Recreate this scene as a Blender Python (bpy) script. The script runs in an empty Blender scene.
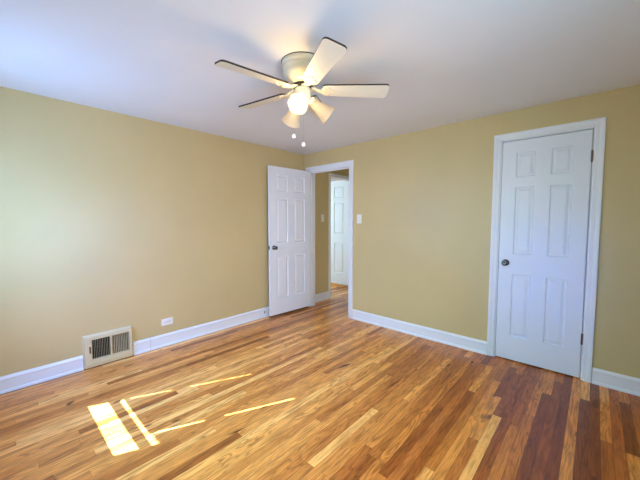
import bpy, bmesh, math, random
from mathutils import Vector, Matrix
R = math.radians
S = bpy.context.scene
COL = S.collection
random.seed(4)

# ------------------------------------------------------------------ room sizes (metres)
H = 2.311          # ceiling height
XR = 3.85          # right wall
YR = -3.55         # rear wall (behind the camera)
WT = 0.12          # wall thickness

# ------------------------------------------------------------------ camera
cam_d = bpy.data.cameras.new('camera')
cam_d.sensor_fit = 'HORIZONTAL'; cam_d.sensor_width = 36.0
cam_d.lens = 300.98 / 640 * 36.0
cam_d.clip_start = 0.02
cam = bpy.data.objects.new('camera', cam_d); COL.objects.link(cam)
cam.location = (3.3003, -3.2478, 1.3135)
cam.rotation_mode = 'XYZ'
cam.rotation_euler = (R(90 - 3.6097), 0, R(42.444))
S.camera = cam

# ------------------------------------------------------------------ exposure, sky, sun, window light, added fills
S.view_settings.view_transform = 'Standard'
S.view_settings.look = 'None'
S.view_settings.exposure = 0.12
S.view_settings.gamma = 1.0
S.view_settings.use_curve_mapping = False
try:
    S.cycles.sample_clamp_indirect = 6.0
    S.cycles.max_bounces = 10
    S.cycles.diffuse_bounces = 6
except Exception:
    pass

world = bpy.data.worlds.new('sky'); S.world = world
world.use_nodes = True
wn = world.node_tree.nodes; wl = world.node_tree.links
bg = wn['Background']; bg.inputs['Color'].default_value = (0.55, 0.75, 1.0, 1); bg.inputs['Strength'].default_value = 1.6

SUN_M = 1.0        # drop per metre of travel towards +y
sd = Vector((0.448, 1.0, -SUN_M)).normalized()
sun_d = bpy.data.lights.new('sun', 'SUN'); sun_d.energy = 58.0; sun_d.angle = R(0.35); sun_d.color = (0.94, 0.97, 1.0)
sun = bpy.data.objects.new('sun', sun_d); COL.objects.link(sun)
sun.rotation_euler = sd.to_track_quat('-Z', 'Y').to_euler(); sun.location = (0.5, -8, 7)

def area(name, loc, direction, sx, sy, power, color, spread=180):
    d = bpy.data.lights.new(name, 'AREA'); d.shape = 'RECTANGLE'; d.size = sx; d.size_y = sy
    d.energy = power; d.color = color; d.spread = R(spread)
    o = bpy.data.objects.new(name, d); COL.objects.link(o)
    o.location = loc; o.rotation_euler = Vector(direction).to_track_quat('-Z', 'Z').to_euler()
    return o
area('daylight_window_1', (0.69, YR + 0.03, 1.33), (0, 1, 0.0), 0.62, 1.05, 30, (0.145, 0.35, 0.73))
area('skylight_window_1', (0.69, YR + 0.03, 1.33), (0, 0.8, -0.6), 0.62, 1.05, 30, (0.08, 0.165, 0.60), 110)
area('fill_rear_down', (1.90, YR + 0.03, 1.33), (0, 0.85, -0.5), 0.8, 1.05, 40, (0.17, 0.35, 0.33), 110)  # added fill lamp aimed down from the rear wall
area('blue_beam_closet', (2.72, YR + 0.035, 1.35), (0.075, 1, -0.17), 0.45, 0.45, 2, (0.0, 0.05, 0.30), 24)  # added narrow beam that tints the lower closet door blue
area('fill_right_wall', (XR - 0.03, -2.5, 1.33), (-1, 0, 0), 0.9, 1.05, 40, (0.135, 0.375, 0.55))  # added fill lamp at the right wall, no known source
area('fill_right_down', (XR - 0.03, -2.5, 1.33), (-0.85, 0, -0.5), 0.9, 1.05, 40, (0.18, 0.19, 0.30), 110)  # second added fill at the right wall, tilted to the floor
area('fill_right_side', (XR - 0.03, -2.5, 1.33), (-0.9, 0.5, 0), 0.9, 1.05, 30, (0.42, 0.345, 0.38), 90)  # third added fill there, angled towards the back wall
area('fill_ceiling', (2.45, YR + 0.03, 1.33), (0.1, 0.9, 0.45), 0.8, 1.05, 30, (0.05, 0.06, 0.08), 120)  # added lamp aimed up to brighten the ceiling
area('daylight_side_room', (-2.62, 0.55, 1.35), (1, 0.12, 0), 1.0, 1.2, 60, (0.51, 0.92, 1.32))
area('fill_hall', (0.62, 3.32, 1.3), (0, -1, 0), 0.7, 1.2, 10, (0.02, 0.02, 0.03))  # added hall fill; no window stands behind it

# ------------------------------------------------------------------ materials
def srgb(r, g, b):
    f = lambda c: ((c/255)/12.92 if c/255 <= 0.04045 else (((c/255)+0.055)/1.055)**2.4)
    return (f(r), f(g), f(b), 1)

def mat(name, col, rough=0.5, metal=0.0, spec=0.5, var=0.0, scale=6.0, bump=0.0, bscale=200.0, coat=0.0):
    m = bpy.data.materials.new(name); m.use_nodes = True
    nt = m.node_tree; n = nt.nodes; l = nt.links
    b = n['Principled BSDF']
    b.inputs['Base Color'].default_value = col
    b.inputs['Roughness'].default_value = rough
    b.inputs['Metallic'].default_value = metal
    b.inputs['Specular IOR Level'].default_value = spec
    b.inputs['Coat Weight'].default_value = coat
    tc = n.new('ShaderNodeTexCoord')
    if var > 0:
        t = n.new('ShaderNodeTexNoise'); t.inputs['Scale'].default_value = scale; t.inputs['Detail'].default_value = 5
        l.new(tc.outputs['Object'], t.inputs['Vector'])
        r = n.new('ShaderNodeValToRGB')
        r.color_ramp.elements[0].position = 0.3; r.color_ramp.elements[1].position = 0.7
        r.color_ramp.elements[0].color = tuple(c*(1-var) for c in col[:3]) + (1,)
        r.color_ramp.elements[1].color = tuple(min(1, c*(1+var)) for c in col[:3]) + (1,)
        l.new(t.outputs['Fac'], r.inputs['Fac']); l.new(r.outputs['Color'], b.inputs['Base Color'])
    if bump > 0:
        t2 = n.new('ShaderNodeTexNoise'); t2.inputs['Scale'].default_value = bscale; t2.inputs['Detail'].default_value = 3
        l.new(tc.outputs['Object'], t2.inputs['Vector'])
        bp = n.new('ShaderNodeBump'); bp.inputs['Strength'].default_value = bump; bp.inputs['Distance'].default_value = 0.002
        l.new(t2.outputs['Fac'], bp.inputs['Height']); l.new(bp.outputs['Normal'], b.inputs['Normal'])
    return m

M_wall = mat('khaki_wall_paint', srgb(208, 186, 134), rough=0.40, spec=0.45, var=0.035, scale=1.6, bump=0.12, bscale=90)
M_ceil = mat('ceiling_paint', srgb(232, 234, 239), rough=0.8, spec=0.2, var=0.015, scale=2, bump=0.15, bscale=70)
M_trim = mat('white_trim_paint', srgb(236, 236, 238), rough=0.35, spec=0.5, var=0.012, scale=9)
M_door = mat('white_door_paint', srgb(235, 236, 240), rough=0.38, spec=0.5, var=0.008, scale=5)
M_dark = mat('dark_gap', srgb(28, 22, 18), rough=0.9)
M_steel = mat('worn_nickel', srgb(116, 118, 122), rough=0.25, metal=1.0, var=0.05, scale=40)
M_bronze = mat('aged_hinge_metal', srgb(120, 100, 84), rough=0.4, metal=0.8, var=0.1, scale=60)
M_vent = mat('almond_enamel', srgb(222, 205, 163), rough=0.4, var=0.03, scale=20)
M_ventshade = mat('duct_shade_black', srgb(30, 22, 18), rough=0.9)  # near-black stands in for the shade inside the duct
M_plate = mat('white_plastic', srgb(240, 238, 232), rough=0.3)
M_slot = mat('socket_slot', srgb(60, 56, 52), rough=0.6)
M_fan = mat('cream_enamel', srgb(226, 219, 192), rough=0.28, var=0.015, scale=14, coat=0.3)
M_blade = mat('cream_blade', srgb(226, 222, 206), rough=0.45, var=0.02, scale=14)
M_edge = mat('walnut_blade_edge', srgb(46, 32, 22), rough=0.5, var=0.2, scale=30)
M_motor = mat('black_motor', srgb(30, 27, 25), rough=0.5, metal=0.4)
M_chain = mat('chain_metal', srgb(196, 190, 176), rough=0.35, metal=0.7)
M_ball = mat('pull_knob_white', srgb(246, 240, 230), rough=0.3)
M_shadecloth = mat('roller_shade_cloth', srgb(226, 224, 216), rough=0.9)

def emis(name, col, strength):
    m = bpy.data.materials.new(name); m.use_nodes = True
    b = m.node_tree.nodes['Principled BSDF']
    b.inputs['Base Color'].default_value = col
    b.inputs['Emission Color'].default_value = col; b.inputs['Emission Strength'].default_value = strength
    return m
M_bulb = emis('lit_bulb', (0.88, 0.68, 0.39, 1), 720.0)
M_bulb_off = mat('frosted_bulb', srgb(235, 232, 222), rough=0.3)

def glass_shade(name, col, amount, clear):
    m = bpy.data.materials.new(name); m.use_nodes = True
    n = m.node_tree.nodes; l = m.node_tree.links
    b = n['Principled BSDF']; out = n['Material Output']
    b.inputs['Base Color'].default_value = col; b.inputs['Roughness'].default_value = 0.3
    tr = n.new('ShaderNodeBsdfTranslucent'); tr.inputs['Color'].default_value = col
    mx = n.new('ShaderNodeMixShader'); mx.inputs['Fac'].default_value = amount
    l.new(b.outputs[0], mx.inputs[1]); l.new(tr.outputs[0], mx.inputs[2])
    tp = n.new('ShaderNodeBsdfTransparent'); tp.inputs['Color'].default_value = col
    m2 = n.new('ShaderNodeMixShader'); m2.inputs['Fac'].default_value = clear
    l.new(mx.outputs[0], m2.inputs[1]); l.new(tp.outputs[0], m2.inputs[2]); l.new(m2.outputs[0], out.inputs['Surface'])
    return m
M_shade = glass_shade('frosted_cream_glass', srgb(248, 240, 224), 0.70, 0.34)

def pane_mat():
    m = bpy.data.materials.new('window_glass'); m.use_nodes = True
    n = m.node_tree.nodes; l = m.node_tree.links
    n.remove(n['Principled BSDF'])
    t = n.new('ShaderNodeBsdfTransparent'); g = n.new('ShaderNodeBsdfGlossy'); g.inputs['Roughness'].default_value = 0.02
    mx = n.new('ShaderNodeMixShader'); mx.inputs[0].default_value = 0.05
    l.new(t.outputs[0], mx.inputs[1]); l.new(g.outputs[0], mx.inputs[2])
    l.new(mx.outputs[0], n['Material Output'].inputs['Surface'])
    return m
M_glass = pane_mat()

def floor_mat():
    """Strip oak boards running along y: 57 mm strips, each cut into boards of its own length, tone, grain and knots."""
    m = bpy.data.materials.new('oak_strip_floor'); m.use_nodes = True
    nt = m.node_tree; n = nt.nodes; l = nt.links
    b = n['Principled BSDF']
    geo = n.new('ShaderNodeTexCoord')
    sep = n.new('ShaderNodeSeparateXYZ'); l.new(geo.outputs['Object'], sep.inputs[0])
    def mth(op, a, bb=None, c=None):
        k = n.new('ShaderNodeMath'); k.operation = op
        for i, v in enumerate((a, bb, c)):
            if v is None: continue
            if isinstance(v, (int, float)): k.inputs[i].default_value = v
            else: l.new(v, k.inputs[i])
        return k.outputs[0]
    def comb(x, y, z=0.0):
        k = n.new('ShaderNodeCombineXYZ')
        for i, v in enumerate((x, y, z)):
            if isinstance(v, (int, float)): k.inputs[i].default_value = v
            else: l.new(v, k.inputs[i])
        return k.outputs[0]
    def white(v, dim='3D'):
        k = n.new('ShaderNodeTexWhiteNoise'); k.noise_dimensions = dim
        l.new(v, k.inputs['Vector' if dim != '1D' else 'W']); return k
    def noise(v, scale, detail=4, rough=0.55, dist=0.0):
        k = n.new('ShaderNodeTexNoise'); k.inputs['Scale'].default_value = scale; k.inputs['Detail'].default_value = detail
        k.inputs['Roughness'].default_value = rough; k.inputs['Distortion'].default_value = dist
        l.new(v, k.inputs['Vector']); return k.outputs['Fac']
    def mix(kind, fac, a, c):
        k = n.new('ShaderNodeMix'); k.data_type = 'RGBA'; k.blend_type = kind
        if isinstance(fac, (int, float)): k.inputs['Factor'].default_value = fac
        else: l.new(fac, k.inputs['Factor'])
        for i, v in ((6, a), (7, c)):
            if isinstance(v, tuple): k.inputs[i].default_value = v
            else: l.new(v, k.inputs[i])
        return k.outputs[2]
    def ramp(fac, pts, interp='LINEAR'):
        k = n.new('ShaderNodeValToRGB'); k.color_ramp.interpolation = interp
        e = k.color_ramp.elements
        e[0].position, e[0].color = pts[0]; e[1].position, e[1].color = pts[-1]
        for p_, c_ in pts[1:-1]:
            q = e.new(p_); q.color = c_
        l.new(fac, k.inputs['Fac']); return k.outputs['Color']
    W = 0.0538
    u = mth('DIVIDE', mth('ADD', sep.outputs['X'], 0.013), W)
    strip = mth('FLOOR', u); fu = mth('FRACT', u)
    ws = white(comb(strip, 3.7, 1.1))
    wsep = n.new('ShaderNodeSeparateColor'); l.new(ws.outputs['Color'], wsep.inputs[0])
    length = mth('MULTIPLY_ADD', wsep.outputs[0], 0.8, 0.7)
    v = mth('DIVIDE', mth('MULTIPLY_ADD', wsep.outputs[1], 7.0, sep.outputs['Y']), length)
    # uneven joints along a strip
    wob = mth('MULTIPLY', mth('SINE', mth('MULTIPLY', v, 2.1)), 0.32)
    v = mth('ADD', v, wob)
    board = mth('FLOOR', v); fv = mth('FRACT', v)
    wb = white(comb(strip, board, 5.3))
    bsep = n.new('ShaderNodeSeparateColor'); l.new(wb.outputs['Color'], bsep.inputs[0])
    # more of the dark, reddish boards in the boards near the closet
    region = n.new('ShaderNodeMapRange'); region.inputs['From Min'].default_value = 1.6; region.inputs['From Max'].default_value = 2.6
    region.interpolation_type = 'SMOOTHSTEP'
    l.new(mth('ADD', sep.outputs['X'], mth('MULTIPLY', sep.outputs['Y'], 0.12)), region.inputs['Value'])
    light = ramp(bsep.outputs[0], [(0.0, srgb(136, 82, 42)), (0.10, srgb(180, 118, 64)), (0.28, srgb(210, 150, 88)), (0.5, srgb(230, 174, 108)), (0.72, srgb(212, 152, 90)), (0.88, srgb(238, 186, 120)), (1.0, srgb(248, 208, 148))])
    dark = ramp(bsep.outputs[0], [(0.0, srgb(134, 72, 28)), (0.2, srgb(172, 100, 42)), (0.42, srgb(208, 138, 68)), (0.58, srgb(182, 106, 52)), (0.76, srgb(226, 158, 86)), (1.0, srgb(246, 192, 122))])
    base = mix('MIX', region.outputs[0], light, dark)
    # grain coordinates: shifted per board, stretched along the board
    gx = mth('MULTIPLY_ADD', bsep.outputs[1], 37.0, sep.outputs['X'])
    gy = mth('MULTIPLY_ADD', bsep.outputs[2], 51.0, sep.outputs['Y'])
    gv = comb(gx, mth('MULTIPLY', gy, 0.11), 0.0)
    big = noise(gv, 17.0, 2, 0.5, 0.9)
    # cathedral rings
    rings = mth('FRACT', mth('MULTIPLY', big, 7.0))
    rings = mth('ABSOLUTE', mth('SUBTRACT', rings, 0.5))
    ringc = ramp(rings, [(0.0, (0.42, 0.30, 0.20, 1)), (0.16, (0.80, 0.73, 0.66, 1)), (0.34, (1.06, 1.05, 1.03, 1)), (0.5, (1.12, 1.10, 1.06, 1))])
    base = mix('MULTIPLY', mth('MULTIPLY_ADD', bsep.outputs[1], 0.55, 0.20), base, ringc)
    mott = noise(comb(gx, mth('MULTIPLY', gy, 0.22), 6.0), 24.0, 3, 0.6, 0.4)
    mottc = ramp(mott, [(0.30, (0.66, 0.56, 0.47, 1)), (0.52, (1.0, 1.0, 1.0, 1)), (0.72, (1.20, 1.18, 1.14, 1))])
    base = mix('MULTIPLY', 0.6, base, mottc)
    fine = noise(comb(gx, mth('MULTIPLY', gy, 0.035), 2.0), 120.0, 4, 0.65)
    finec = ramp(fine, [(0.34, (0.60, 0.50, 0.41, 1)), (0.56, (1.06, 1.06, 1.06, 1))])
    base = mix('MULTIPLY', 0.6, base, finec)
    # mineral streaks and knots
    streak = noise(comb(gx, mth('MULTIPLY', gy, 0.10), 9.0), 13.0, 2, 0.5, 0.8)
    streakc = ramp(streak, [(0.63, (1, 1, 1, 1)), (0.74, (0.40, 0.26, 0.18, 1))])
    base = mix('MULTIPLY', 0.8, base, streakc)
    knot = noise(comb(gx, mth('MULTIPLY', gy, 0.40), 4.0), 11.0, 1, 0.4, 0.5)
    knotc = ramp(knot, [(0.735, (1, 1, 1, 1)), (0.79, (0.12, 0.06, 0.04, 1))])
    base = mix('MULTIPLY', 0.95, base, knotc)
    # seams
    ex = mth('MULTIPLY', mth('MINIMUM', fu, mth('SUBTRACT', 1.0, fu)), W)
    ey = mth('MULTIPLY', mth('MINIMUM', fv, mth('SUBTRACT', 1.0, fv)), length)
    edge = mth('MINIMUM', ex, ey)
    seam = ramp(mth('MULTIPLY', edge, 500.0), [(0.18, (0.34, 0.24, 0.17, 1)), (0.62, (1, 1, 1, 1))])
    base = mix('MULTIPLY', 0.85, base, seam)
    base = mix('MULTIPLY', 1.0, base, (1.17, 0.965, 0.67, 1))
    l.new(base, b.inputs['Base Color'])
    rg = n.new('ShaderNodeMapRange'); rg.inputs['To Min'].default_value = 0.27; rg.inputs['To Max'].default_value = 0.38
    l.new(noise(geo.outputs['Object'], 3.0, 4), rg.inputs['Value']); l.new(rg.outputs[0], b.inputs['Roughness'])
    b.inputs['Specular IOR Level'].default_value = 0.4
    b.inputs['Coat Weight'].default_value = 0.08; b.inputs['Coat Roughness'].default_value = 0.12
    hsum = mth('ADD', mth('MULTIPLY', mth('MINIMUM', mth('MULTIPLY', edge, 700.0), 1.0), 1.0), mth('MULTIPLY', fine, 0.12))
    bp = n.new('ShaderNodeBump'); bp.inputs['Strength'].default_value = 0.2; bp.inputs['Distance'].default_value = 0.001
    l.new(hsum, bp.inputs['Height']); l.new(bp.outputs['Normal'], b.inputs['Normal'])
    return m
M_floor = floor_mat()

# ------------------------------------------------------------------ mesh helpers
def box(bm, x0, x1, y0, y1, z0, z1, mi=0):
    vs = [bm.verts.new((x, y, z)) for x in (x0, x1) for y in (y0, y1) for z in (z0, z1)]
    fs = [(0, 1, 3, 2), (4, 6, 7, 5), (0, 4, 5, 1), (2, 3, 7, 6), (0, 2, 6, 4), (1, 5, 7, 3)]
    out = []
    for f in fs:
        q = bm.faces.new([vs[i] for i in f]); q.material_index = mi; out.append(q)
    return vs

def xform(bm, verts, M):
    for v in verts: v.co = M @ v.co

def lathe(bm, prof, n=40, M=None, mi=0, close=False):
    """prof: list of (r, z); revolved about z."""
    rings = []
    for r, z in prof:
        if r < 1e-6:
            rings.append([bm.verts.new((0, 0, z))])
        else:
            rings.append([bm.verts.new((r*math.cos(2*math.pi*k/n), r*math.sin(2*math.pi*k/n), z)) for k in range(n)])
    for a, c in zip(rings[:-1], rings[1:]):
        for k in range(n):
            k2 = (k+1) % n
            if len(a) == 1 and len(c) == 1: continue
            if len(a) == 1: f = (a[0], c[k], c[k2])
            elif len(c) == 1: f = (a[k], c[0], a[k2])
            else: f = (a[k], c[k], c[k2], a[k2])
            q = bm.faces.new(f); q.material_index = mi; q.smooth = True
    vs = [v for r in rings for v in r]
    if M is not None: xform(bm, vs, M)
    return vs

def tube(bm, pts, rad, n=10, mi=0):
    pts = [Vector(p) for p in pts]; rings = []
    for i, p in enumerate(pts):
        d = (pts[min(i+1, len(pts)-1)] - pts[max(i-1, 0)]).normalized()
        a = d.orthogonal().normalized(); c = d.cross(a)
        if i and False: pass
        r = rad[i] if isinstance(rad, (list, tuple)) else rad
        rings.append([bm.verts.new(p + a*r*math.cos(2*math.pi*k/n) + c*r*math.sin(2*math.pi*k/n)) for k in range(n)])
    for a, c in zip(rings[:-1], rings[1:]):
        for k in range(n):
            f = bm.faces.new((a[k], a[(k+1) % n], c[(k+1) % n], c[k])); f.smooth = True; f.material_index = mi
    for r, s in ((rings[0], -1), (rings[-1], 1)):
        f = bm.faces.new(r if s > 0 else r[::-1]); f.material_index = mi

def prism(bm, outline, z0, z1, mi=0, mi_side=None, mi_top=None):
    lo = [bm.verts.new((x, y, z0)) for x, y in outline]; hi = [bm.verts.new((x, y, z1)) for x, y in outline]
    f = bm.faces.new(lo[::-1]); f.material_index = mi
    f = bm.faces.new(hi); f.material_index = mi if mi_top is None else mi_top
    k = len(outline)
    for i in range(k):
        f = bm.faces.new((lo[i], lo[(i+1) % k], hi[(i+1) % k], hi[i])); f.material_index = mi if mi_side is None else mi_side
    return lo + hi

def obj(name, bm, mats, parent=None, loc=None, rot=None, bevel=0.0, seg=2):
    bmesh.ops.recalc_face_normals(bm, faces=bm.faces)
    me = bpy.data.meshes.new(name); bm.to_mesh(me); bm.free()
    if not isinstance(mats, (list, tuple)): mats = [mats]
    for m in mats: me.materials.append(m)
    o = bpy.data.objects.new(name, me); COL.objects.link(o)
    if parent: o.parent = parent
    if loc is not None: o.location = loc
    if rot is not None: o.rotation_euler = rot
    if bevel:
        md = o.modifiers.new('bevel', 'BEVEL'); md.width = bevel; md.segments = seg; md.limit_method = 'ANGLE'; md.angle_limit = R(40)
    return o
def struct(name, bm, mats, **k):
    o = obj(name, bm, mats, **k); o['kind'] = 'structure'; return o
def thing(name, label, cat, loc, rotz=0, group=None):
    o = bpy.data.objects.new(name, None); COL.objects.link(o); o.empty_display_size = 0.05
    o.location = loc; o.rotation_euler = (0, 0, rotz); o['label'] = label; o['category'] = cat
    if group: o['group'] = group
    return o
NB = bmesh.new

# ------------------------------------------------------------------ the shell
# door openings (in the back wall, thickness y 0..WT)
DX0, DX1, DTOP = 0.105, 0.867, 2.050       # doorway to the hall
CX0, CX1, CTOP = 2.618, 3.273, 2.058       # closet
SX0, SX1 = -2.75, 1.05                     # hall / side room extents
Y2 = 3.4
bm = NB(); box(bm, -2.9, XR + 0.15, YR - 0.15, Y2 + 0.1, -0.08, 0.0); struct('floor', bm, M_floor)
bm = NB(); box(bm, -2.9, XR + 0.15, YR - 0.15, Y2 + 0.1, H, H + 0.1); struct('ceiling', bm, M_ceil)
# left wall of the bedroom, carrying on along the hall with a side-room doorway in it
HY0, HY1, HTOP = 0.617, 1.50, 2.065
bm = NB()
box(bm, -WT, 0, YR - 0.15, HY0, 0, H)
box(bm, -WT, 0, HY1, Y2, 0, H)
box(bm, -WT, 0, HY0, HY1, HTOP, H)
struct('wall_left', bm, M_wall)
bm = NB()
box(bm, 0, DX0, 0, WT, 0, H); box(bm, DX0, DX1, 0, WT, DTOP, H); box(bm, DX1, CX0, 0, WT, 0, H)
box(bm, CX0, CX1, 0, WT, CTOP, H); box(bm, CX1, XR, 0, WT, 0, H)
struct('wall_back', bm, M_wall)
bm = NB()
box(bm, XR, XR + WT, YR - 0.15, -3.0, 0, H); box(bm, XR, XR + WT, -2.0, WT, 0, H); box(bm, XR, XR + WT, -3.0, -2.0, 0, 0.755); box(bm, XR, XR + WT, -3.0, -2.0, 1.86, H)
struct('wall_right', bm, M_wall)
# rear wall with the sun window and a second one added for light
W1 = (0.27, 1.12, 0.62, 1.95); W2 = (1.45, 3.00, 0.755, 1.86)
RT = 0.13
bm = NB()
box(bm, 0, W1[0], YR - RT, YR, 0, H); box(bm, W1[1], W2[0], YR - RT, YR, 0, H); box(bm, W2[1], XR, YR - RT, YR, 0, H)
for w in (W1, W2):
    box(bm, w[0], w[1], YR - RT, YR, 0, w[2]); box(bm, w[0], w[1], YR - RT, YR, w[3], H)
struct('wall_rear', bm, M_wall)
# hall and side room walls beyond the doorway
bm = NB(); box(bm, SX1, SX1 + WT, WT, Y2, 0, H); struct('wall_hall', bm, M_wall)
bm = NB(); box(bm, SX0 - WT, SX1 + WT, Y2, Y2 + 0.1, 0, H); struct('wall_far', bm, M_wall)
bm = NB()
box(bm, SX0 - WT, SX0, -0.5, 0.0, 0, H); box(bm, SX0 - WT, SX0, 1.1, Y2, 0, H)
box(bm, SX0 - WT, SX0, 0.0, 1.1, 0, 0.75); box(bm, SX0 - WT, SX0, 0.0, 1.1, 1.95, H)
struct('wall_side_room', bm, M_wall)
bm = NB(); box(bm, SX0, -WT, -0.6, -0.5, 0, H); struct('wall_side_room_near', bm, M_wall)
# the closet behind its door
bm = NB(); box(bm, CX0 - 0.5, CX1 + 0.4, 0.8, 0.85, 0, H); box(bm, CX0 - 0.5, CX0 - 0.45, WT, 0.8, 0, H); box(bm, CX1 + 0.35, CX1 + 0.4, WT, 0.8, 0, H)
struct('wall_closet', bm, M_wall)

# ------------------------------------------------------------------ baseboards
BP = [(0, 0), (0.024, 0), (0.024, 0.010), (0.019, 0.020), (0.013, 0.022), (0.013, 0.096), (0.0155, 0.100), (0.0155, 0.108), (0.010, 0.120), (0.004, 0.128), (0, 0.128)]
def baseboard(name, a, b, nrm):
    """a profile swept from a to b on the floor, standing off the wall along nrm."""
    bm = NB(); a = Vector((a[0], a[1], 0)); b = Vector((b[0], b[1], 0)); nv = Vector((nrm[0], nrm[1], 0))
    A = [bm.verts.new(a + nv*u + Vector((0, 0, z))) for u, z in BP]; B = [bm.verts.new(b + nv*u + Vector((0, 0, z))) for u, z in BP]
    k = len(BP)
    for i in range(k): bm.faces.new((A[i], A[(i+1) % k], B[(i+1) % k], B[i]))
    bm.faces.new(A); bm.faces.new(B[::-1])
    return struct(name, bm, M_trim)
baseboard('baseboard_left', (0, YR), (0, -2.752), (1, 0))
baseboard('baseboard_left.001', (0, -2.360), (0, -2.209), (1, 0))
baseboard('baseboard_left.002', (0, -2.205), (0, 0), (1, 0))
baseboard('baseboard_back', (0.932, 0), (2.562, 0), (0, -1))
baseboard('baseboard_back.001', (3.331, 0), (XR, 0), (0, -1))
baseboard('baseboard_right', (XR, YR), (XR, 0), (-1, 0))
baseboard('baseboard_rear', (0, YR), (XR, YR), (0, 1))
baseboard('baseboard_hall', (0, WT), (0, 0.574), (1, 0))
baseboard('baseboard_hall.001', (SX1, WT), (SX1, Y2), (-1, 0))

# ------------------------------------------------------------------ casings and jambs
CP = [(0, 0), (0, 0.008), (0.008, 0.012), (0.030, 0.013), (0.040, 0.017), (0.060, 0.019), (0.068, 0.017), (0.068, 0)]
def casing(name, x0, x1, top, width, M=None, left_w=None):
    """three-sided casing round an opening x0..x1 in the plane y=0, facing -y, mitred at the head."""
    bm = NB(); rows = []
    lw = width if left_w is None else left_w
    for (bx, bz, sx, sz, w) in ((x0, 0, -1, 0, lw), (x0, top, -1, 1, lw), (x1, top, 1, 1, width), (x1, 0, 1, 0, width)):
        row = []
        for u, v in CP:
            du = u/0.068
            row.append(bm.verts.new((bx + sx*du*w, -v, bz + sz*du*width)))
        rows.append(row)
    k = len(CP)
    for a, c in zip(rows[:-1], rows[1:]):
        for i in range(k): bm.faces.new((a[i], a[(i+1) % k], c[(i+1) % k], c[i]))
    bm.faces.new(rows[0]); bm.faces.new(rows[-1][::-1])
    if M is not None: xform(bm, bm.verts, M)
    return struct(name, bm, M_trim)
def jamb(name, x0, x1, top, d, stop_at, M=None, t=0.018):
    bm = NB()
    box(bm, x0, x0 + t, -0.001, d, 0, top); box(bm, x1 - t, x1, -0.001, d, 0, top); box(bm, x0 + t, x1 - t, -0.001, d, top - t, top)
    s0, s1 = stop_at
    box(bm, x0 + t, x0 + t + 0.011, s0, s1, 0, top - t); box(bm, x1 - t - 0.011, x1 - t, s0, s1, 0, top - t); box(bm, x0 + t, x1 - t, s0, s1, top - t - 0.011, top - t)
    if M is not None: xform(bm, bm.verts, M)
    return struct(name, bm, M_trim)
casing('trim_1', DX0 + 0.006, DX1 - 0.006, DTOP - 0.006, 0.066)
jamb('trim_2', DX0, DX1, DTOP, WT, (0.040, 0.075), t=0.016)
MB_ = Matrix.Translation((0, WT, 0)) @ Matrix.Scale(-1, 4, (0, 1, 0))
casing('trim_3', DX0 + 0.006, DX1 - 0.006, DTOP - 0.006, 0.066, MB_)
casing('trim_4', CX0 + 0.006, CX1 - 0.006, CTOP - 0.006, 0.0605)
jamb('trim_5', CX0, CX1, CTOP, WT, (0.040, 0.075), t=0.0135)
# hall doorway: same pieces turned to face +x on the wall x=0
MH = Matrix.Rotation(R(90), 4, 'Z')     # local x -> world y, local -y -> world +x
casing('trim_6', HY0 + 0.004, HY1 - 0.004, HTOP - 0.004, 0.045, MH)
jamb('trim_7', HY0, HY1, HTOP, WT, (0.070, 0.090), MH, t=0.010)

# ------------------------------------------------------------------ six-panel doors
def six_panel_door(name, w, h, t=0.035, z_rows=((0.223, 0.813), (0.998, 1.611), (1.703, 1.921)), stile=0.11, mid=0.112):
    """leaf in local space: hinge edge at x=0, width +x, thickness y 0..t, z 0..h. Both faces moulded."""
    k = h/2.03
    pw = (w - 2*stile - mid)/2
    xs = [0, stile, stile + pw, stile + pw + mid, w - stile, w]
    zs = [0]
    for a, b in z_rows: zs += [a*k, b*k]
    zs.append(h)
    bm = NB()
    def quad(p): bm.faces.new([bm.verts.new(v) for v in p])
    for side in (0, 1):
        yb = 0 if side == 0 else t; s = 1 if side == 0 else -1
        for i in range(5):
            for j in range(len(zs)-1):
                x0, x1, z0, z1 = xs[i], xs[i+1], zs[j], zs[j+1]
                if i in (1, 3) and j % 2 == 1:
                    steps = [(0, 0), (0.007, 0.0105), (0.017, 0.0105), (0.036, 0.0025)]
                    rings = [[bm.verts.new(v) for v in ((x0+e, yb+s*d, z0+e), (x1-e, yb+s*d, z0+e), (x1-e, yb+s*d, z1-e), (x0+e, yb+s*d, z1-e))] for e, d in steps]
                    for a, c in zip(rings[:-1], rings[1:]):
                        for q in range(4): bm.faces.new((a[q], a[(q+1) % 4], c[(q+1) % 4], c[q]))
                    bm.faces.new(rings[-1])
                else:
                    quad(((x0, yb, z0), (x1, yb, z0), (x1, yb, z1), (x0, yb, z1)))
    for x in (0, w): quad(((x, 0, 0), (x, t, 0), (x, t, h), (x, 0, h)))
    for z in (0, h): quad(((0, 0, z), (w, 0, z), (w, t, z), (0, t, z)))
    bmesh.ops.remove_doubles(bm, verts=bm.verts, dist=1e-5)
    return struct(name, bm, M_door)

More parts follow.
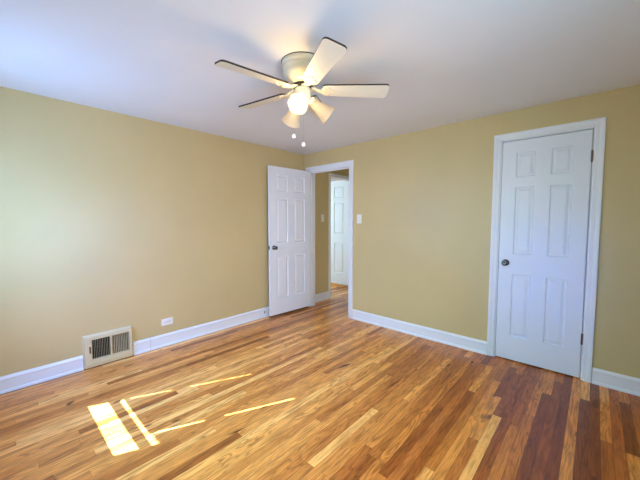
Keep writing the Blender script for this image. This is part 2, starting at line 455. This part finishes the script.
def knob(parent, x, z, y, sgn):
    """door knob on the face y, sticking out along sgn*y."""
    M = Matrix.Translation((x, y, z)) @ Matrix.Rotation(R(90)*(1 if sgn < 0 else -1), 4, 'X')
    bm = NB()
    lathe(bm, [(0, 0), (0.031, 0), (0.031, 0.003), (0.027, 0.008), (0.014, 0.011), (0.0105, 0.016), (0.0105, 0.028), (0.016, 0.033), (0.0245, 0.040), (0.027, 0.049), (0.0245, 0.057), (0.016, 0.062), (0.010, 0.0625), (0.008, 0.060), (0, 0.060)], 32, M)
    o = obj('door_knob', bm, M_steel, parent); return o
def hinge(parent, x, y, z, h=0.085):
    bm = NB()
    tube(bm, [(x, y, z - h/2), (x, y, z + h/2)], 0.0062, 12)
    tube(bm, [(x, y, z - h/2 - 0.006), (x, y, z - h/2)], [0.003, 0.0066], 12); tube(bm, [(x, y, z + h/2), (x, y, z + h/2 + 0.006)], [0.0066, 0.003], 12)
    box(bm, x - 0.007, x, y + 0.004, y + 0.0075, z - h/2, z + h/2); box(bm, x, x + 0.005, y + 0.004, y + 0.0075, z - h/2, z + h/2)
    return obj('hinge', bm, M_bronze, parent)
def latch(parent, x, t, z, s):
    bm = NB()
    box(bm, x, x + s*0.0015, t/2 - 0.012, t/2 + 0.012, z - 0.028, z + 0.028)
    box(bm, x, x + s*0.010, t/2 - 0.007, t/2 + 0.007, z - 0.009, z + 0.009)
    return obj('latch', bm, M_steel, parent)

# bedroom door: hinged at the left jamb, swung open past ninety degrees into the room
d1 = six_panel_door('door_1', 0.726, 2.012)
a1 = math.atan2(-0.725, -0.040)          # direction of the leaf from its hinge
# local x runs along the leaf; local y (thickness) points to the room side or the wall side
d1.location = (0.118, -0.022, 0.030); d1.rotation_euler = (0, 0, a1)
knob(d1, 0.664, 0.925, 0.035, 1); knob(d1, 0.664, 0.925, 0.0, -1)
latch(d1, 0.726, 0.035, 0.925, 1)
hinge(d1, -0.004, 0.0, 0.22); hinge(d1, -0.004, 0.0, 1.79)

# closet door, closed, hinges on its right edge: built from the hinge edge, so turned about z
d2 = six_panel_door('door_2', 0.618, 2.026)
d2.location = (3.2535, 0.034, 0.012); d2.rotation_euler = (0, 0, R(180))
knob(d2, 0.618 - 0.057, 0.913, 0.035, 1); latch(d2, 0.618, 0.035, 0.913, 1)
for z in (0.33, 1.815):
    hinge(d2, -0.003, 0.038, z)

# side room door, standing open ninety degrees behind the hall doorway
d3 = six_panel_door('door_3', 0.80, 2.06, stile=0.085, mid=0.13)
d3.location = (0.112, 1.475, 0.048); d3.rotation_euler = (0, 0, R(180))
knob(d3, 0.06, 0.913, 0.035, 1)

# ------------------------------------------------------------------ the sun window, and unseen windows added for the fill lamps
def window(name, w, y):
    x0, x1, z0, z1 = w
    bm = NB()
    f = 0.012
    box(bm, x0, x0 + f, y - 0.10, y + 0.0, z0, z1) ; box(bm, x1 - f, x1, y - 0.10, y, z0, z1)
    box(bm, x0 + f, x1 - f, y - 0.10, y, z1 - f, z1)
    r = struct(name, bm, M_trim)
    bm = NB(); box(bm, x0 - 0.06, x1 + 0.06, y, y + 0.045, z0 - 0.03, z0 - 0.002); box(bm, x0 - 0.05, x1 + 0.05, y, y + 0.016, z0 - 0.10, z0 - 0.03)
    obj('window_sill', bm, M_trim, r)
    bm = NB()
    cw = 0.07
    box(bm, x0 - cw, x0, y, y + 0.018, z0 - 0.002, z1 + cw); box(bm, x1, x1 + cw, y, y + 0.018, z0 - 0.002, z1 + cw); box(bm, x0, x1, y, y + 0.018, z1, z1 + cw)
    obj('window_casing', bm, M_trim, r)
    bm = NB(); box(bm, x0, x1, y - 0.118, y - 0.115, z0, z1); obj('pane', bm, M_glass, r)
    return r
w1 = window('window_1', W1, YR)
bm = NB(); ys = -3.60
box(bm, 0.282, 0.355, ys - 0.012, ys + 0.004, 0.62, 1.935); box(bm, 1.022, 1.108, ys - 0.012, ys + 0.004, 0.62, 1.935)   # stiles
box(bm, 0.355, 1.022, ys - 0.012, ys + 0.004, 0.62, 0.755); box(bm, 0.355, 1.022, ys - 0.012, ys + 0.004, 1.825, 1.935)
box(bm, 0.355, 1.022, ys - 0.012, ys + 0.004, 0.880, 0.928)      # lower sash rail
box(bm, 0.355, 1.022, ys - 0.012, ys + 0.004, 1.255, 1.360)      # meeting rail
obj('sash_rail', bm, M_trim, w1)
w2 = window('added_window_rear', W2, YR)  # unseen window added to hold the rear fill lamps
def full_shade(label, loc, rz, half):
    t = thing('roller_shade', label, 'shade', loc, rz)  # unseen shades added with their windows; the rear one stops direct sun
    bm = NB(); box(bm, -half, half, -0.002, 0.002, 0.028, 1.03); obj('shade_cloth', bm, M_shadecloth, t)
    bm = NB(); tube(bm, [(-half, 0, 1.05), (half, 0, 1.05)], 0.017, 16); obj('roller', bm, M_trim, t)
    bm = NB(); box(bm, -half, half, -0.006, 0.006, 0.0, 0.030); obj('bottom_bar', bm, M_trim, t)
full_shade('off white roller shade added over the unseen wide rear window to keep direct sun out', (2.225, YR - 0.03, 0.765), 0, 0.76)
w4 = window('added_window_right', (-3.0, -2.0, W2[2], W2[3]), 0)  # unseen window added for the right wall fill lamps
w4.location = (XR, 0, 0); w4.rotation_euler = (0, 0, R(90)); w4.scale = (1, 1, 1)
full_shade('off white roller shade drawn fully down over the added, unseen window in the right wall', (XR + 0.03, -2.5, 0.765), R(90), 0.485)
sh = thing('roller_shade', 'off white roller shade pulled almost to the sill of the left rear window', 'shade', (0.63, ys + 0.012, 0.948))
bm = NB(); box(bm, -0.257, 0.262, -0.002, 0.002, 0.028, 0.90); obj('shade_cloth', bm, M_shadecloth, sh)
bm = NB(); tube(bm, [(-0.262, 0.004, 0.91), (0.262, 0.004, 0.91)], 0.014, 16); obj('roller', bm, M_trim, sh)
bm = NB(); box(bm, -0.262, 0.268, -0.006, 0.006, 0.0, 0.030); obj('bottom_bar', bm, M_trim, sh)
cu = bpy.data.objects
bm = NB()
N = 40
front = []
for i in range(N + 1):
    x = 0.909 + (1.05 - 0.909)*i/N; yy = -3.580 + 0.008*math.sin(i*1.15)
    front.append((x, yy))
outl = front + [(x, yy - 0.004) for x, yy in front[::-1]]
prism(bm, outl, 0.945, 1.93)  # unseen strip added to block sun right of the roller shade
blk = obj('blocker', bm, M_shadecloth); blk['label'] = 'unseen narrow white curtain gathered beside the roller shade'; blk['category'] = 'blocker'
sr = NB(); box(sr, SX0 - 0.08, SX0 - 0.075, 0.0, 1.1, 0.75, 1.95)
w3 = struct('window_3', sr, M_glass)

# ------------------------------------------------------------------ ceiling fan
FX, FY = 1.886, -1.864
ZB = 2.148 - H                                   # blade plane, measured from the ceiling
fan = thing('ceiling_fan', 'cream five-blade ceiling fan with dark blade edges and a three-shade light kit', 'ceiling fan', (FX, FY, H))
bm = NB()
lathe(bm, [(0, 0), (0.131, 0), (0.133, -0.003), (0.133, -0.024), (0.130, -0.029), (0.123, -0.032), (0.120, -0.037), (0.1225, -0.046), (0.123, -0.060), (0.120, -0.078), (0.112, -0.098), (0.098, -0.117), (0.080, -0.131), (0.068, -0.135), (0, -0.135)], 64)
obj('motor_housing', bm, M_fan, fan)
bm = NB(); lathe(bm, [(0.128, 0), (0.1355, 0), (0.1355, -0.0035), (0.128, -0.0035)], 64); obj('mounting_ring', bm, M_edge, fan)
bm = NB(); lathe(bm, [(0, -0.135), (0.062, -0.135), (0.066, -0.139), (0.066, -0.150), (0.058, -0.156), (0, -0.156)], 48); obj('motor', bm, M_motor, fan)
bm = NB(); lathe(bm, [(0, -0.156), (0.048, -0.156), (0.053, -0.162), (0.053, -0.222), (0.050, -0.232), (0.042, -0.242), (0.034, -0.258), (0.020, -0.268), (0.008, -0.274), (0, -0.274)], 48)
obj('switch_housing', bm, M_fan, fan)
A0 = -99.48
def blade_outline():
    r0, r1 = 0.128, 0.546; w0, w1 = 0.050, 0.064; c = 0.024; pts = []
    def arc(cx, cy, a0, a1, rr, n=7):
        for i in range(n + 1):
            a = R(a0 + (a1 - a0)*i/n); pts.append((cx + rr*math.cos(a), cy + rr*math.sin(a)))
    arc(r0 + 0.018, -w0 + 0.018, 180, 270, 0.018); arc(r1 - c, -w1 + c, 270, 360, c); arc(r1 - c, w1 - c, 0, 90, c); arc(r0 + 0.018, w0 - 0.018, 90, 180, 0.018)
    return pts
bl_me = None
for k in range(5):
    ang = R(A0 + 72*k)
    Mz = Matrix.Rotation(ang, 4, 'Z') @ Matrix.Translation((0, 0, ZB)) @ Matrix.Rotation(R(-13), 4, 'X')
    bm = NB(); vs = prism(bm, blade_outline(), -0.005, 0.005, mi=0, mi_side=1, mi_top=1)
    xform(bm, vs, Mz)
    b = obj('blade', bm, [M_blade, M_edge], fan)
    bm = NB()
    # iron: arm from the motor out to a rounded three-lobed plate under the blade root
    plate = [(x - 0.040, y*1.12) for x, y in [(0.160, -0.024), (0.190, -0.032), (0.206, -0.034), (0.218, -0.026), (0.222, -0.012), (0.238, -0.008), (0.244, 0.0), (0.238, 0.008), (0.222, 0.012), (0.218, 0.026), (0.206, 0.034), (0.190, 0.032), (0.160, 0.024)]]
    vs = prism(bm, plate, -0.0115, -0.0047)
    for sx, sy in ((0.166, -0.025), (0.166, 0.025), (0.193, 0)):
        vs += lathe(bm, [(0.0055, -0.0115), (0.005, -0.014), (0, -0.0145)], 12, Matrix.Translation((sx, sy, 0)))
    xform(bm, vs, Mz)
    arm = []
    M2 = Matrix.Rotation(ang, 4, 'Z') @ Matrix.Translation((0, 0, ZB))
    prof = [(0.055, 0.006, 0.026), (0.080, 0.002, 0.022), (0.100, -0.008, 0.020), (0.122, -0.010, 0.024), (0.140, -0.009, 0.026)]
    rows = []
    for r_, z_, hw in prof:
        rows.append([bm.verts.new(M2 @ Vector(p)) for p in ((r_, -hw, z_ - 0.003), (r_, hw, z_ - 0.003), (r_, hw, z_ + 0.004), (r_, -hw, z_ + 0.004))])
    for a, c in zip(rows[:-1], rows[1:]):
        for i in range(4): bm.faces.new((a[i], a[(i+1) % 4], c[(i+1) % 4], c[i]))
    bm.faces.new(rows[0]); bm.faces.new(rows[-1][::-1])
    obj('blade_iron', bm, M_fan, b, bevel=0.0015)
# light kit: three arms and bell shades
K = 1.1
SH = [(r*K, z*K) for r, z in [(0.021, 0.0), (0.0235, -0.006), (0.0245, -0.018), (0.028, -0.032), (0.034, -0.055), (0.039, -0.078), (0.045, -0.098), (0.053, -0.112), (0.055, -0.115)]]
for k, (az, tilt, sz) in enumerate(((-54.4, 40, 1.0), (62.0, 33, 1.1), (166.0, 42, 1.1))):
                                       # below horizontal
    M = Matrix.Rotation(R(az), 4, 'Z') @ Matrix.Translation((0.050, 0, -0.222)) @ Matrix.Rotation(R(-(90 - tilt)), 4, 'Y') @ Matrix.Scale(sz, 4)
    bm = NB()
    vs = lathe(bm, [(0.0, 0.030), (0.012, 0.030), (0.012, 0.006), (0.024, 0.002), (0.027, -0.006), (0.027, -0.020), (0.0, -0.020)], 28); xform(bm, vs, M)
    obj('lamp_holder', bm, M_fan, fan)
    bm = NB()
    Msh = M @ Matrix.Translation((0, 0, -0.012))
    vs = lathe(bm, SH + [(r - 0.003, z + 0.0008) for r, z in SH[::-1]], 40); xform(bm, vs, Msh)
    s_ = obj('lamp_shade', bm, M_shade, fan)
    bm = NB()
    vs = lathe(bm, [(0.0, -0.005), (0.012, -0.005), (0.013, -0.024), (0.018, -0.036), (0.026, -0.052), (0.029, -0.066), (0.026, -0.080), (0.016, -0.091), (0, -0.095)], 28); xform(bm, vs, M)
    bo = obj('bulb', bm, M_bulb if k == 0 else M_bulb_off, s_)
    if k == 0: bo['label'] = 'lit warm bulb'
# pull chains
rx = Vector((0.738, 0.675, 0))
for dx, z1 in ((-0.058, 1.858), (0.003, 1.806)):
    e = rx*dx; st = rx*(dx*0.55) + Vector((0.012, -0.012, -0.262)); zb = z1 - H
    bm = NB(); tube(bm, [st, st.lerp(Vector((e.x, e.y, zb)), 0.25) , (e.x, e.y, zb)], 0.0007, 6)
    ch = obj('pull_chain', bm, M_chain, fan)
    bm = NB(); lathe(bm, [(0, 0.016), (0.004, 0.014), (0.010, 0.007), (0.0122, -0.002), (0.010, -0.011), (0.004, -0.015), (0, -0.016)], 20, Matrix.Translation((e.x, e.y, zb)))
    obj('pull_knob', bm, M_ball, ch)

# ------------------------------------------------------------------ wall register by the floor
vw, vh = 0.385, 0.297
vt = thing('wall_vent', 'cream metal wall register with vertical louvres breaking the baseboard', 'vent', (0.0, -2.557, 0.0))
# local: x out of the wall, y along the wall, z up
def ring(bm, y0, y1, z0, z1, x0, x1, iy0, iy1, iz0, iz1, xi):
    """bevelled picture-frame plate: outer rectangle to inner opening."""
    o0 = [(x0, y0, z0), (x0, y1, z0), (x0, y1, z1), (x0, y0, z1)]
    e = 0.012
    o1 = [(x1, y0 + e, z0 + e*0.4), (x1, y1 - e, z0 + e*0.4), (x1, y1 - e, z1 - e), (x1, y0 + e, z1 - e)]
    i1 = [(x1, iy0, iz0), (x1, iy1, iz0), (x1, iy1, iz1), (x1, iy0, iz1)]
    i0 = [(xi, iy0, iz0), (xi, iy1, iz0), (xi, iy1, iz1), (xi, iy0, iz1)]
    rs = [[bm.verts.new(p) for p in q] for q in (o0, o1, i1, i0)]
    for a, c in zip(rs[:-1], rs[1:]):
        for k in range(4): bm.faces.new((a[k], a[(k+1) % 4], c[(k+1) % 4], c[k]))
h2 = vw/2
gy0, gy1, gz0, gz1 = -h2 + 0.060, h2 - 0.033, 0.076, 0.254
bm = NB(); ring(bm, -h2, h2, 0.004, vh, 0.0, 0.034, gy0, gy1, gz0, gz1, 0.012)
box(bm, 0.034, 0.0375, gy0 - 0.026, gy1 + 0.022, gz1, gz1 + 0.020); box(bm, 0.034, 0.0375, gy0 - 0.026, gy1 + 0.022, gz0 - 0.020, gz0)
box(bm, 0.034, 0.0375, gy0 - 0.026, gy0, gz0, gz1); box(bm, 0.034, 0.0375, gy1, gy1 + 0.022, gz0, gz1)
gm = (gy0 + gy1)/2
box(bm, 0.014, 0.0365, gm - 0.006, gm + 0.006, gz0, gz1)
box(bm, 0.030, 0.042, -h2 + 0.010, h2 - 0.010, 0.034, 0.044)
obj('frame', bm, M_vent, vt)
bm = NB(); box(bm, 0.002, 0.006, gy0 - 0.01, gy1 + 0.01, gz0 - 0.01, gz1 + 0.01); obj('duct_shade_plate', bm, M_ventshade, vt)  # dark backing plate paints the shade seen between the louvres
for a, b, ang, n_ in ((gy0, gm - 0.006, -14, 11), (gm + 0.006, gy1, 15, 10)):
    for i in range(n_):
        y = a + (b - a)*(i + 0.5)/n_
        bm = NB(); vs = box(bm, -0.0085, 0.0085, -0.0006, 0.0006, gz0, gz1)
        xform(bm, vs, Matrix.Translation((0.0235, y, 0)) @ Matrix.Rotation(R(ang), 4, 'Z'))
        obj('louvre', bm, M_vent, vt)
bm = NB(); box(bm, 0.0365, 0.040, gy0 - 0.019, gy0 - 0.007, 0.138, 0.200); tube(bm, [(0.038, gy0 - 0.013, 0.168), (0.052, gy0 - 0.013, 0.158)], 0.004, 10)
obj('lever', bm, M_bronze, vt, bevel=0.001)

# ------------------------------------------------------------------ outlet, switches, door stop
def plate(parent, w, h, t=0.006):
    bm = NB(); box(bm, -w/2, w/2, -t, 0, -h/2, h/2); return obj('plate', bm, M_plate, parent, bevel=0.003, seg=3)
ot = thing('wall_outlet', 'white duplex outlet mounted sideways above the baseboard right of the register', 'outlet', (0, -2.036, 0.253), R(90))
plate(ot, 0.116, 0.072)
for s in (-1, 1):
    bm = NB(); outl = []
    for i in range(24):
        a = 2*math.pi*i/24; x = 0.0145*math.cos(a); z = max(-0.0125, min(0.0125, 0.0165*math.sin(a)))
        outl.append((x*1.1, z))
    lo = [bm.verts.new((s*0.0195 + z, -0.006, x)) for x, z in outl]; hi = [bm.verts.new((s*0.0195 + z, -0.0085, x)) for x, z in outl]
    for i in range(24): bm.faces.new((lo[i], lo[(i+1) % 24], hi[(i+1) % 24], hi[i]))
    bm.faces.new(hi)
    so = obj('socket', bm, M_plate, ot)
    bm = NB()
    for dz in (-0.0055, 0.0055): box(bm, s*0.0195 - 0.005, s*0.0195 + 0.003, -0.0088, -0.0080, dz - 0.0012, dz + 0.0012)
    lathe(bm, [(0, 0.0003), (0.0022, 0.0003), (0.0022, -0.0005), (0, -0.0005)], 12, Matrix.Translation((s*0.0195 + 0.0075, -0.0085, 0)) @ Matrix.Rotation(R(90), 4, 'X'))
    obj('slot', bm, M_slot, so)
bm = NB(); lathe(bm, [(0, 0.0015), (0.003, 0.001), (0.003, -0.001), (0, -0.001)], 14, Matrix.Translation((0, -0.006, 0)) @ Matrix.Rotation(R(90), 4, 'X')); obj('screw', bm, M_steel, ot)
def switch(label, loc, rz):
    t = thing('light_switch', label, 'light switch', loc, rz)
    plate(t, 0.071, 0.116)
    bm = NB(); box(bm, -0.0095, 0.0095, -0.0068, -0.006, -0.018, 0.018); obj('toggle_collar', bm, M_plate, t)
    bm = NB(); vs = box(bm, -0.005, 0.005, -0.015, 0.0, -0.005, 0.005); xform(bm, vs, Matrix.Translation((0, -0.004, 0.002)) @ Matrix.Rotation(R(-28), 4, 'X')); obj('toggle', bm, M_plate, t, bevel=0.001)
    for dz in (-0.030, 0.030):
        bm = NB(); lathe(bm, [(0, 0.0012), (0.003, 0.0008), (0.003, -0.001), (0, -0.001)], 12, Matrix.Translation((0, -0.006, dz)) @ Matrix.Rotation(R(90), 4, 'X')); obj('screw', bm, M_steel, t)
switch('white toggle switch on the bedroom wall right of the open doorway', (1.027, 0, 1.340), 0)
switch('white toggle switch on the hall wall seen through the doorway', (0, 0.421, 1.363), R(90))
ds = thing('door_stop', 'small metal door stop on the baseboard behind the open white door', 'door stop', (0.013, -0.775, 0.070), R(90))
bm = NB(); lathe(bm, [(0, 0), (0.013, 0), (0.013, 0.003), (0.006, 0.006), (0.006, 0.022), (0, 0.022)], 20, Matrix.Rotation(R(90), 4, 'X')); obj('stem', bm, M_steel, ds)
bm = NB(); lathe(bm, [(0, 0.020), (0.009, 0.020), (0.010, 0.026), (0.009, 0.031), (0, 0.032)], 20, Matrix.Rotation(R(90), 4, 'X')); obj('rubber_tip', bm, M_plate, ds)
